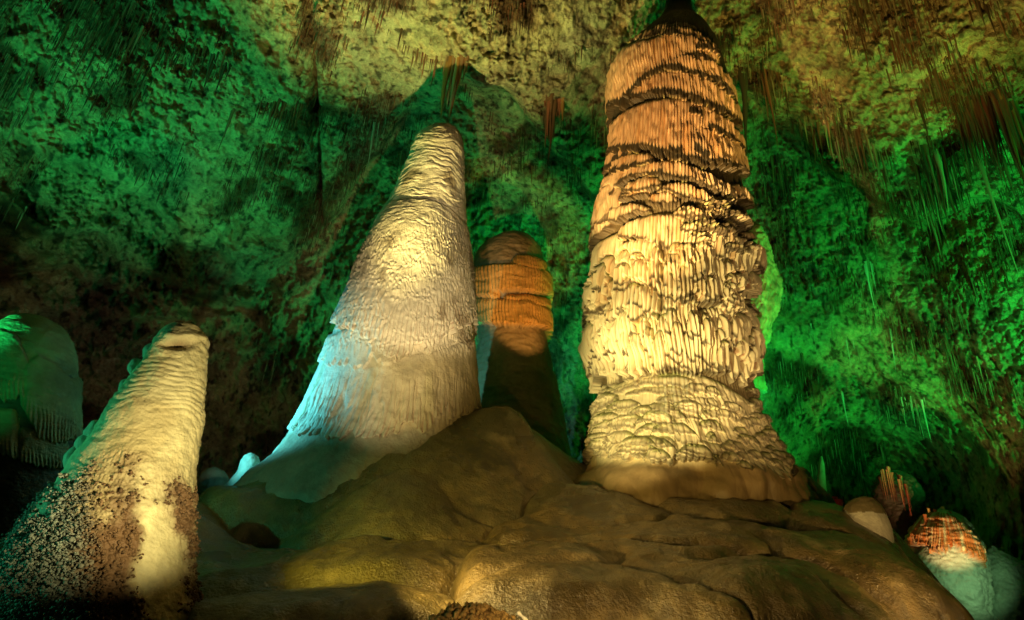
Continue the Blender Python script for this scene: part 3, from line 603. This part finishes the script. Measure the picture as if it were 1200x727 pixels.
simple('stalagmite', 'small rounded stub with a white lower band on the right shoulder of the mound', [(1010,582),(1000,584),(991,592),(987,602),(985,616),(984,640)], [(1014,582),(1024,585),(1033,594),(1038,606),(1042,620),(1046,650)], 11.9, 120, 160, (.48, .42, .26),
   extra=lambda b, R, c: (R, np.where((b.V+5*noise3(b.P0*6) > 601)[..., None], np.array([.66, .62, .48]), np.array([.24, .19, .09]))))
simple('stalagmite', 'small bright green knob beside the foot of the broad middle stalagmite', [(292,531),(285,534),(281,541),(280,550),(270,562),(260,575),(250,600)], [(296,531),(303,535),(306,544),(304,556),(306,570),(310,600)], 15.0, 90, 120, (.42, .48, .36))
simple('stalagmite', 'low dim grey green hump left of the small green knob', [(250,547),(240,551),(234,559),(230,580),(228,600)], [(252,547),(262,551),(268,559),(272,580),(275,600)], 16.0, 80, 90, (.26, .28, .22))
simple('stalagmite', 'thin dim stick stalagmite rising in the dark right of the great column', [(962,535),(960,538),(958,548),(957,565),(955,590)], [(963,535),(965,538),(967,548),(968,565),(970,590)], 21.0, 60, 60, (.34, .32, .2))
simple('wall_light_lump', 'pale yellow lump added for the warm light patch just right of the great column', [(882,262),(876,266),(868,280),(862,310),(862,350),(864,385),(868,420)], [(884,262),(892,270),(902,292),(908,318),(914,336),(911,362),(904,386),(890,420)], 20.0, 160, 220, (.52, .42, .18), rough=2.0, shr=.1, extra=lambda b, R, c: (R+.16*fbm(b.P0*[1, 1, .7], 2.2, 4, .6, off=3., ridged=True), c*(.6+.7*sm(fbm(b.P0, 3., 3), -.4, .3))[..., None]))  # patch of warm light on the wall, built as a pale lump

# ================================================================== stalactites
def tite_geo(top, length, r, seed, ns=10, nr=14, bend=.04):
    t = np.linspace(0, 1, nr); a = np.linspace(0, 2*np.pi, ns, endpoint=False); A, Tt = np.meshgrid(a, t)
    rr = r*((1-Tt)**1.05*.93+.07)*(1+.45*np.exp(-Tt*6))*(1+.16*np.sin(A*3+seed)+.13*np.sin(Tt*17+seed*2)); rr[-1] *= .15
    bx = bend*length*np.sin(Tt*2.2+seed)*Tt; by = bend*length*np.cos(Tt*1.7+seed*2)*Tt
    V = np.stack([top[0]+rr*np.cos(A)+bx, top[1]+rr*np.sin(A)+by, top[2]+.6*min(length, .9)-(length+.6*min(length, .9))*Tt], -1)
    idx = np.arange(nr*ns).reshape(nr, ns); idx = np.concatenate([idx, idx[:, :1]], 1)
    q = np.stack([idx[:-1, :-1], idx[1:, :-1], idx[1:, 1:], idx[:-1, 1:]], -1).reshape(-1, 4)
    return V.reshape(-1, 3), q
TC = dict(brown=(.20, .11, .05), tan=(.42, .32, .17), pale=(.52, .48, .36), red=(.26, .10, .05), dark=(.10, .065, .035), orange=(.42, .22, .06))
def tite_from_px(px, py, py2, wpx, seed):
    top = rockP(px, py); s_ = np.linalg.norm(top-CAM)/FPX
    u, v = proj(top); d = ray(u + (py2-py)*(px-720)/(py+1180), py2); z2 = (CAM+d*(top[1]/d[1]))[2]
    return top, max(top[2]-z2, .15), wpx*s_
def tite(px, py, py2, wpx, colr='tan', parent=None, label=None, group=None, name='stalactite'):
    seed = rng.uniform(0, 50); top, ln, r = tite_from_px(px, py, py2, wpx, seed)
    V, q = tite_geo(top, ln, r, seed)
    c0 = np.array(TC[colr])*rng.uniform(.75, 1.3)
    tz = (V[:, 2].max()-V[:, 2])/(np.ptp(V[:, 2])+1e-6); cc_ = c0*(1-.0*tz[:, None])+0*V
    o = raw_mesh(name, V, q, M_TITE, cc_, parent)
    if parent is None: tag(o, label, 'stalactite', group)
    return o
def cluster(label, cx, cy, wpx, n, lmin, lmax, wmin, wmax, cols, slope=0., jy=8, name='stalactite_cluster', long_at=None):
    r_ = tag(empty(name, rockP(cx, cy)), label, 'stalactites')
    n = int(n*1.35)
    for i in range(n):
        f = np.clip((i+.5)/n*2-1+rng.normal()*.12, -1, 1); px = cx+f*wpx+rng.uniform(-.3, .3)*wpx/n*2; py = cy+slope*(px-cx)+rng.uniform(-jy, jy)
        l = rng.uniform(lmin, lmax)*(1-.45*abs(f))
        if long_at is not None: l *= .45+1.0*math.exp(-((f-long_at)/.35)**2)
        big_ = rng.random()**1.6; tite(px, py, py+l*(.45+.75*big_), (wmin*.55+(wmax-wmin*.55)*big_)*.9, rng.choice(cols), parent=r_)
    return r_
cluster('stout tan stalactites hanging right above the tip of the middle stalagmite', 534, 70, 14, 12, 62, 90, 3.5, 6.5, ['orange', 'brown', 'tan'], jy=4)
cluster('fringe of brown stalactites left of the middle stalagmite tip', 500, 66, 26, 16, 18, 44, 1.3, 2.6, ['brown', 'tan', 'brown', 'red'], slope=.25)
cluster('brown comb of short stalactites high on the left ceiling', 330, 122, 30, 20, 26, 50, 1.2, 2.4, ['brown', 'brown', 'red'], jy=8)
cluster('reddish tapering stalactite bunch between the middle stalagmite and the great column', 648, 122, 10, 14, 40, 76, 2.2, 4.2, ['orange', 'brown', 'red'], long_at=-.2, jy=4)
cluster('green lit thin bunch just right of the reddish bunch', 662, 142, 7, 6, 16, 34, 1., 1.6, ['pale', 'dark'], jy=4)
cluster('dark stalactites against green on the recess left of the middle stalagmite', 442, 140, 18, 9, 20, 52, .9, 1.8, ['dark', 'dark', 'pale'])
cluster('brown tan comb of stalactites right of the great column top', 897, 88, 24, 16, 28, 74, 1.2, 2.6, ['tan', 'brown', 'red', 'brown'], slope=.35, long_at=-.3)
cluster('short dark stalactites close to the right side of the column top', 850, 45, 10, 9, 20, 44, 1.2, 2.0, ['dark', 'brown'], slope=1.2)
cluster('dark drooping beard of stalactites right of the column and below the brown comb', 912, 195, 22, 20, 25, 52, 1., 2.1, ['dark', 'brown', 'dark'])
cluster('long thin brown stalactites along the lip on the right ceiling', 1005, 165, 40, 26, 30, 88, .9, 1.8, ['tan', 'brown', 'brown', 'red'], slope=.3, jy=14)
cluster('reddish bunch of straws ending in mid air right of centre on the right ceiling', 1084, 225, 20, 18, 30, 72, .9, 1.7, ['red', 'tan', 'brown'], slope=.1, jy=10)
cluster('tiny brown fringe beneath the overhang on the upper right wall', 1015, 275, 32, 18, 12, 34, .9, 1.5, ['brown', 'dark'], slope=-.05)
cluster('thin pale stalactites halfway down the right wall', 1020, 318, 6, 5, 30, 62, 1., 1.9, ['pale', 'tan'], jy=3)
cluster('dim straws hanging over the dark hollow at lower right', 1068, 470, 16, 9, 30, 72, .9, 1.6, ['pale', 'tan', 'dark'], jy=6)
cluster('sparse pale straws low on the green right wall', 985, 395, 36, 9, 14, 48, .8, 1.3, ['pale', 'tan'], slope=.2, jy=18)
cluster('short brown spikes at the top edge left of the great column', 600, 8, 34, 16, 12, 26, 1., 1.9, ['red', 'brown'], jy=8)
cluster('slanting brown spikes at the top edge above the left ceiling', 425, 20, 30, 12, 14, 34, 1.1, 2.2, ['brown', 'red'], jy=10)
cluster('rust brown straws in the top right corner of the ceiling', 1185, 20, 24, 14, 18, 44, .9, 1.6, ['brown', 'red'], jy=12)
cluster('brown straws on the mid right ceiling above the lip', 1040, 70, 26, 16, 18, 44, .8, 1.5, ['brown', 'red'], jy=14)
cluster('dark green tinged spikes on the upper left ceiling', 90, 60, 30, 14, 18, 44, 1., 2.2, ['dark', 'brown'], jy=24)
tite(870, 88, 188, 4.2, 'dark', None, 'single long dark stalactite beside the upper right of the great column')
tite(168, 18, 72, 3.2, 'red', None, 'lone rust coloured slanting stalactite on the upper left ceiling')
tite(272, 128, 178, 2.2, 'brown', None, 'lone thin brown stalactite left of the brown comb')
tite(437, 150, 200, 2.0, 'pale', None, 'pale greenish thin stalactite in the recess left of the middle stalagmite')
tite(1140, 165, 330, 2.2, 'tan', None, 'very long thin stalactite left of the orange drapery')
tite(987, 460, 500, 1.3, 'pale', None, 'thin pale stalactite low between the great column and the right wall')
tite(1045, 400, 436, 1.2, 'pale', None, 'small pale stalactite on the right wall above the dim straws')
# orange drapery at the right edge
r_ = tag(empty('cave_drapery', rockP(1160, 125)), 'orange hooded drapery with long hanging folds at the upper right edge', 'drapery')
for i in range(80):
    f = (i+.5)/80*2-1; px = 1158+f*38+ (6 if f > 0 else 0); py = 116+26*abs(f)**1.6+rng.uniform(-3, 3)
    l = rng.uniform(60, 120)*(1-.2*abs(f))
    tite(px, py, min(py+l+(18 if f > 0 else -10), 320), rng.uniform(1.2, 2.4), rng.choice(['orange', 'brown', 'brown', 'dark', 'red']), parent=r_, name='fold')
cluster('tan stalactites of mixed thickness under the lip right of the brown comb', 960, 150, 26, 16, 24, 60, 1.4, 3.4, ['tan', 'brown', 'red'], slope=.5, jy=8)
cluster('thick rooted brown stalactites low on the lip left of the orange drapery', 1095, 190, 22, 14, 40, 90, 1.6, 3.8, ['brown', 'tan', 'dark'], slope=.2, jy=12)
cluster('thick dark stalactites on the green ceiling left of the brown comb', 250, 70, 26, 12, 22, 50, 1.6, 3.6, ['dark', 'brown'], jy=16)
cluster('dark stalactites in the green recess above the short orange banded stalagmite', 600, 190, 26, 14, 14, 36, 1.2, 2.6, ['dark', 'brown'], jy=14)
# countless short straws
n = 19000
px = rng.uniform(-60, 1260, n*4); py = rng.uniform(-40, 560, n*4)
pt = shellP(px, py); dens = fbm(pt, .42, 3, off=31.)+.35*fbm(pt*[1, 1, .4], .8, 3, off=77.)+.25*noise3(pt*1.3)
keep = (dens > .04+.5*rng.random(len(px))**2-.03+.22*sm(py, 250, 420)+.2*sm(-px, -240, -60)*sm(py, 100, 200)-.10*sm(px, 850, 950)) & ((px > 300) | (py < 250)); px = px[keep][:n]; py = py[keep][:n]; pt = pt[keep][:n]; dd = dens[keep][:n]
ii = np.clip(np.searchsorted(gy, py), 0, len(gy)-1); jj = np.clip(np.searchsorted(gx, px), 0, len(gx)-1); tops = SP2[ii, jj]
k = len(tops); ln = rng.gamma(2.0, .12, k)*np.where(px > 850, 1.3, 1.)+.05; rd_ = ln*rng.uniform(.022, .05, k)+.006
a = np.linspace(0, 2*np.pi, 5, endpoint=False); ring = np.stack([np.cos(a), np.sin(a), 0*a], -1)
V0 = tops[:, None]+ring[None]*rd_[:, None, None]+np.array([0, 0, .12]); V1 = tops[:, None]+ring[None]*(rd_*.5)[:, None, None]-np.array([0, 0, 1])*(ln*.55)[:, None, None]; V2 = tops[:, None]+ring[None]*(rd_*.08)[:, None, None]-np.array([0, 0, 1])*ln[:, None, None]
V = np.concatenate([V0, V1, V2], 1); base = np.arange(k)*15; q = []
for l in (0, 5):
    for i in range(5): q.append(np.stack([base+l+i, base+l+5+i, base+l+5+(i+1) % 5, base+l+(i+1) % 5], -1))
q = np.concatenate(q)
sc_ = np.array([[.15, .09, .04], [.10, .06, .03], [.26, .20, .11], [.17, .08, .035]])[rng.integers(0, 4, k)]*rng.uniform(.7, 1.3, (k, 1))
o = raw_mesh('soda_straws', V.reshape(-1, 3), q, M_TITE, np.repeat(sc_, 15, 0)); tag(o, 'countless short brown straws bristling from the cave ceiling', 'straws', None, 'stuff')

# ================================================================== small far chamber at lower right
def pedestal(b, R, c):
    P0 = b.P0
    R = R+.16*fbm(P0, 1.1, 5, .6, off=6.)
    ph = 60*b.TH+1.5*noise3(np.stack([b.TH*5, b.Z*2, b.Z*0], -1)); fl = np.abs(np.cos(ph)); rg_ = 9*noise3(np.stack([b.TH*16, b.Z*0, b.Z*0], -1))+5*fl
    T, S, K = shelves(b.U, b.V, [([(1078,606,628),(1095,600,634),(1110,602,630),(1124,612,640),(1140,632,652),(1150,642,660)],.30), ([(1092,612,640),(1104,608,642),(1114,616,640)],.42)] if b.U.min() < 1100 else [], rg_)
    on = (K > 0)*1.; R = R+T+.08*fl*on; st = sm(noise3(np.stack([b.TH*14, b.Z*1.2, b.Z*0+5], -1))+.5*S, -.3, .5)[..., None]
    oc = np.array([.74, .60, .36])*(1-st)+np.array([.52, .17, .04])*st
    return R, c*(1-on[..., None])+oc*on[..., None]
simple('pale_rock', 'pale green lit rock pedestal under the orange drips at lower right', [(1100,596),(1092,604),(1084,622),(1078,640),(1072,660),(1074,690),(1090,712),(1092,760)], [(1104,596),(1118,602),(1130,614),(1142,634),(1150,654),(1156,690),(1160,730),(1160,760)], 19.0, 200, 260, (.55, .56, .46), rough=2.2, extra=pedestal)
simple('pale_rock', 'dim grey green boulder at the right edge beside the pale pedestal', [(1160,640),(1152,648),(1148,665),(1150,700),(1150,760)], [(1166,640),(1182,652),(1200,668),(1216,700),(1220,760)], 18.6, 120, 160, (.26, .30, .24), rough=2.5, extra=pedestal)
def drips(label, pts, D, n, lmin, lmax, wmin, wmax, cols, seed):
    g = np.random.default_rng(seed); a = np.array(pts, float)
    r_ = tag(empty('dripping_flowstone', at(a[0, 0], a[0, 1], D)), label, 'flowstone')
    for i in range(n):
        f = (i+.5)/n; k = f*(len(a)-1); j = min(int(k), len(a)-2); p = a[j]*(1-(k-j))+a[j+1]*(k-j)
        px, py = p[0]+g.uniform(-3, 3), p[1]+g.uniform(-5, 7); top = at(px, py, D+g.uniform(-.25, .25)); s_ = np.linalg.norm(top-CAM)/FPX
        V, q = tite_geo(top, g.uniform(lmin, lmax)*s_, g.uniform(wmin, wmax)*s_, g.uniform(0, 50))
        raw_mesh('drip', V, q, M_TITE, np.array(cols[g.integers(len(cols))])*g.uniform(.8, 1.2)+0*V, r_)
    return r_, a
OR = [(.62, .26, .06), (.70, .42, .14), (.72, .55, .28), (.50, .14, .04)]
r_, a = drips('glowing orange and white drips over the pale pedestal at lower right', [(1084,618),(1094,616),(1104,618),(1116,618),(1128,630),(1140,640)], 18.75, 36, 12, 26, .6, 1.3, OR, 4)
0 and knob(1110, 606, 18.2, 13, 9, parent=r_, seed=3, colr=(.74, .60, .36)); 0 and knob(1094, 612, 18.2, 14, 10, parent=r_, seed=5, colr=(.72, .50, .25)); 0 and knob(1122, 620, 18.2, 12, 12, parent=r_, seed=8, colr=(.70, .42, .16))
simple('cave_rock', 'dark jagged rock above the hollow that the red drapery hangs from', [(1046,552),(1036,555),(1027,562),(1022,572),(1026,582),(1034,590)], [(1050,552),(1062,558),(1072,570),(1080,584),(1078,592),(1070,596)], 20.6, 90, 120, (.07, .04, .025), rough=3.)
drips('dark red drapery in the hollow above the white banded stub', [(1032,570),(1040,564),(1050,566),(1060,574),(1066,584)], 19.5, 26, 8, 20, .5, 1.1, [(.30, .05, .03), (.18, .04, .025), (.45, .16, .09)], 6)
drips('dim red flowstone glimpsed behind the mound left of the white banded stub', [(950,598),(962,596),(975,596),(984,600)], 17.5, 26, 8, 20, 1.6, 3.0, [(.30, .05, .03), (.20, .05, .03)], 9)
lc = at(1112, 640, 15.6); spot('amber_lamp', tuple(lc+np.array([0, 0, -1.6])), tuple(at(1108, 612, 18)), 700, (1, .62, .25), 40, .5, .04)
spot('pale_lamp', tuple(at(1180, 690, 15.8)), tuple(at(1115, 665, 19)), 110, (.45, 1, .42), 60, .6, .05)
spot('red_lamp', tuple(at(1052, 640, 17.2)), tuple(at(1046, 582, 18.5)), 9, (1, .30, .16), 90, .6, .04)
spot('red_lamp', tuple(at(968, 640, 16.3)), tuple(at(968, 604, 17.5)), 4, (1, .15, .1), 120, .6, .04)

# ================================================================== coral lump and broken white straw in front
c0 = at(556, 738, 6.7); n_ = 900; g = rng.normal(size=(n_, 3)); g /= np.linalg.norm(g, axis=1)[:, None]; g[:, 2] = np.abs(g[:, 2])
cen = c0+g*np.array([.42, .25, .20])*rng.uniform(.8, 1.08, (n_, 1))*(1+.25*noise3(g*2.5)[:, None]); V, Fc = blobs(cen, rng.uniform(.012, .034, n_))
r_ = tag(empty('coral_lump', c0), 'small fuzzy brown coral lump at the bottom edge of the photo', 'cave coral')
t = np.linspace(0, np.pi/2, 14); p = np.linspace(0, 2*np.pi, 40, endpoint=False); PP, TT = np.meshgrid(p, t); q = np.stack([np.sin(TT)*np.cos(PP), np.sin(TT)*np.sin(PP), np.cos(TT)], -1)
q = c0+q*np.array([.41, .24, .19])*(1+.25*noise3(q*2.5)[..., None]); grid_mesh('core', q, M_CORAL, wrap=True, col=np.array([.28, .17, .07])+0*q, parent=r_)
o = raw_mesh('coral_knobs', V, Fc, M_CORAL, np.repeat(np.array([.42, .27, .10])*rng.uniform(.6, 1.3, (n_, 1)), len(IV), 0), r_); o['kind'] = 'stuff'
a = at(606, 717, 6.3); b_ = at(622, 732, 6.3); t = np.linspace(0, 1, 16); an = np.linspace(0, 2*np.pi, 10, endpoint=False); AN, TT = np.meshgrid(an, t)
ax = (b_-a)/np.linalg.norm(b_-a); e1 = np.cross(ax, [0, 1, 0]); e1 /= np.linalg.norm(e1); e2 = np.cross(ax, e1); rr = .014*(1+.35*np.sin(TT*13)+.6*np.exp(-TT*8)); rr[0] *= .2; rr[-1] *= .2
q = a+TT[..., None]*(b_-a)+rr[..., None]*(np.cos(AN)[..., None]*e1+np.sin(AN)[..., None]*e2)
tag(grid_mesh('broken_straw', q, M_STAL, wrap=True, col=np.array([.78, .76, .68])+0*q), 'short broken white straw lying by the small coral lump', 'cave straw')
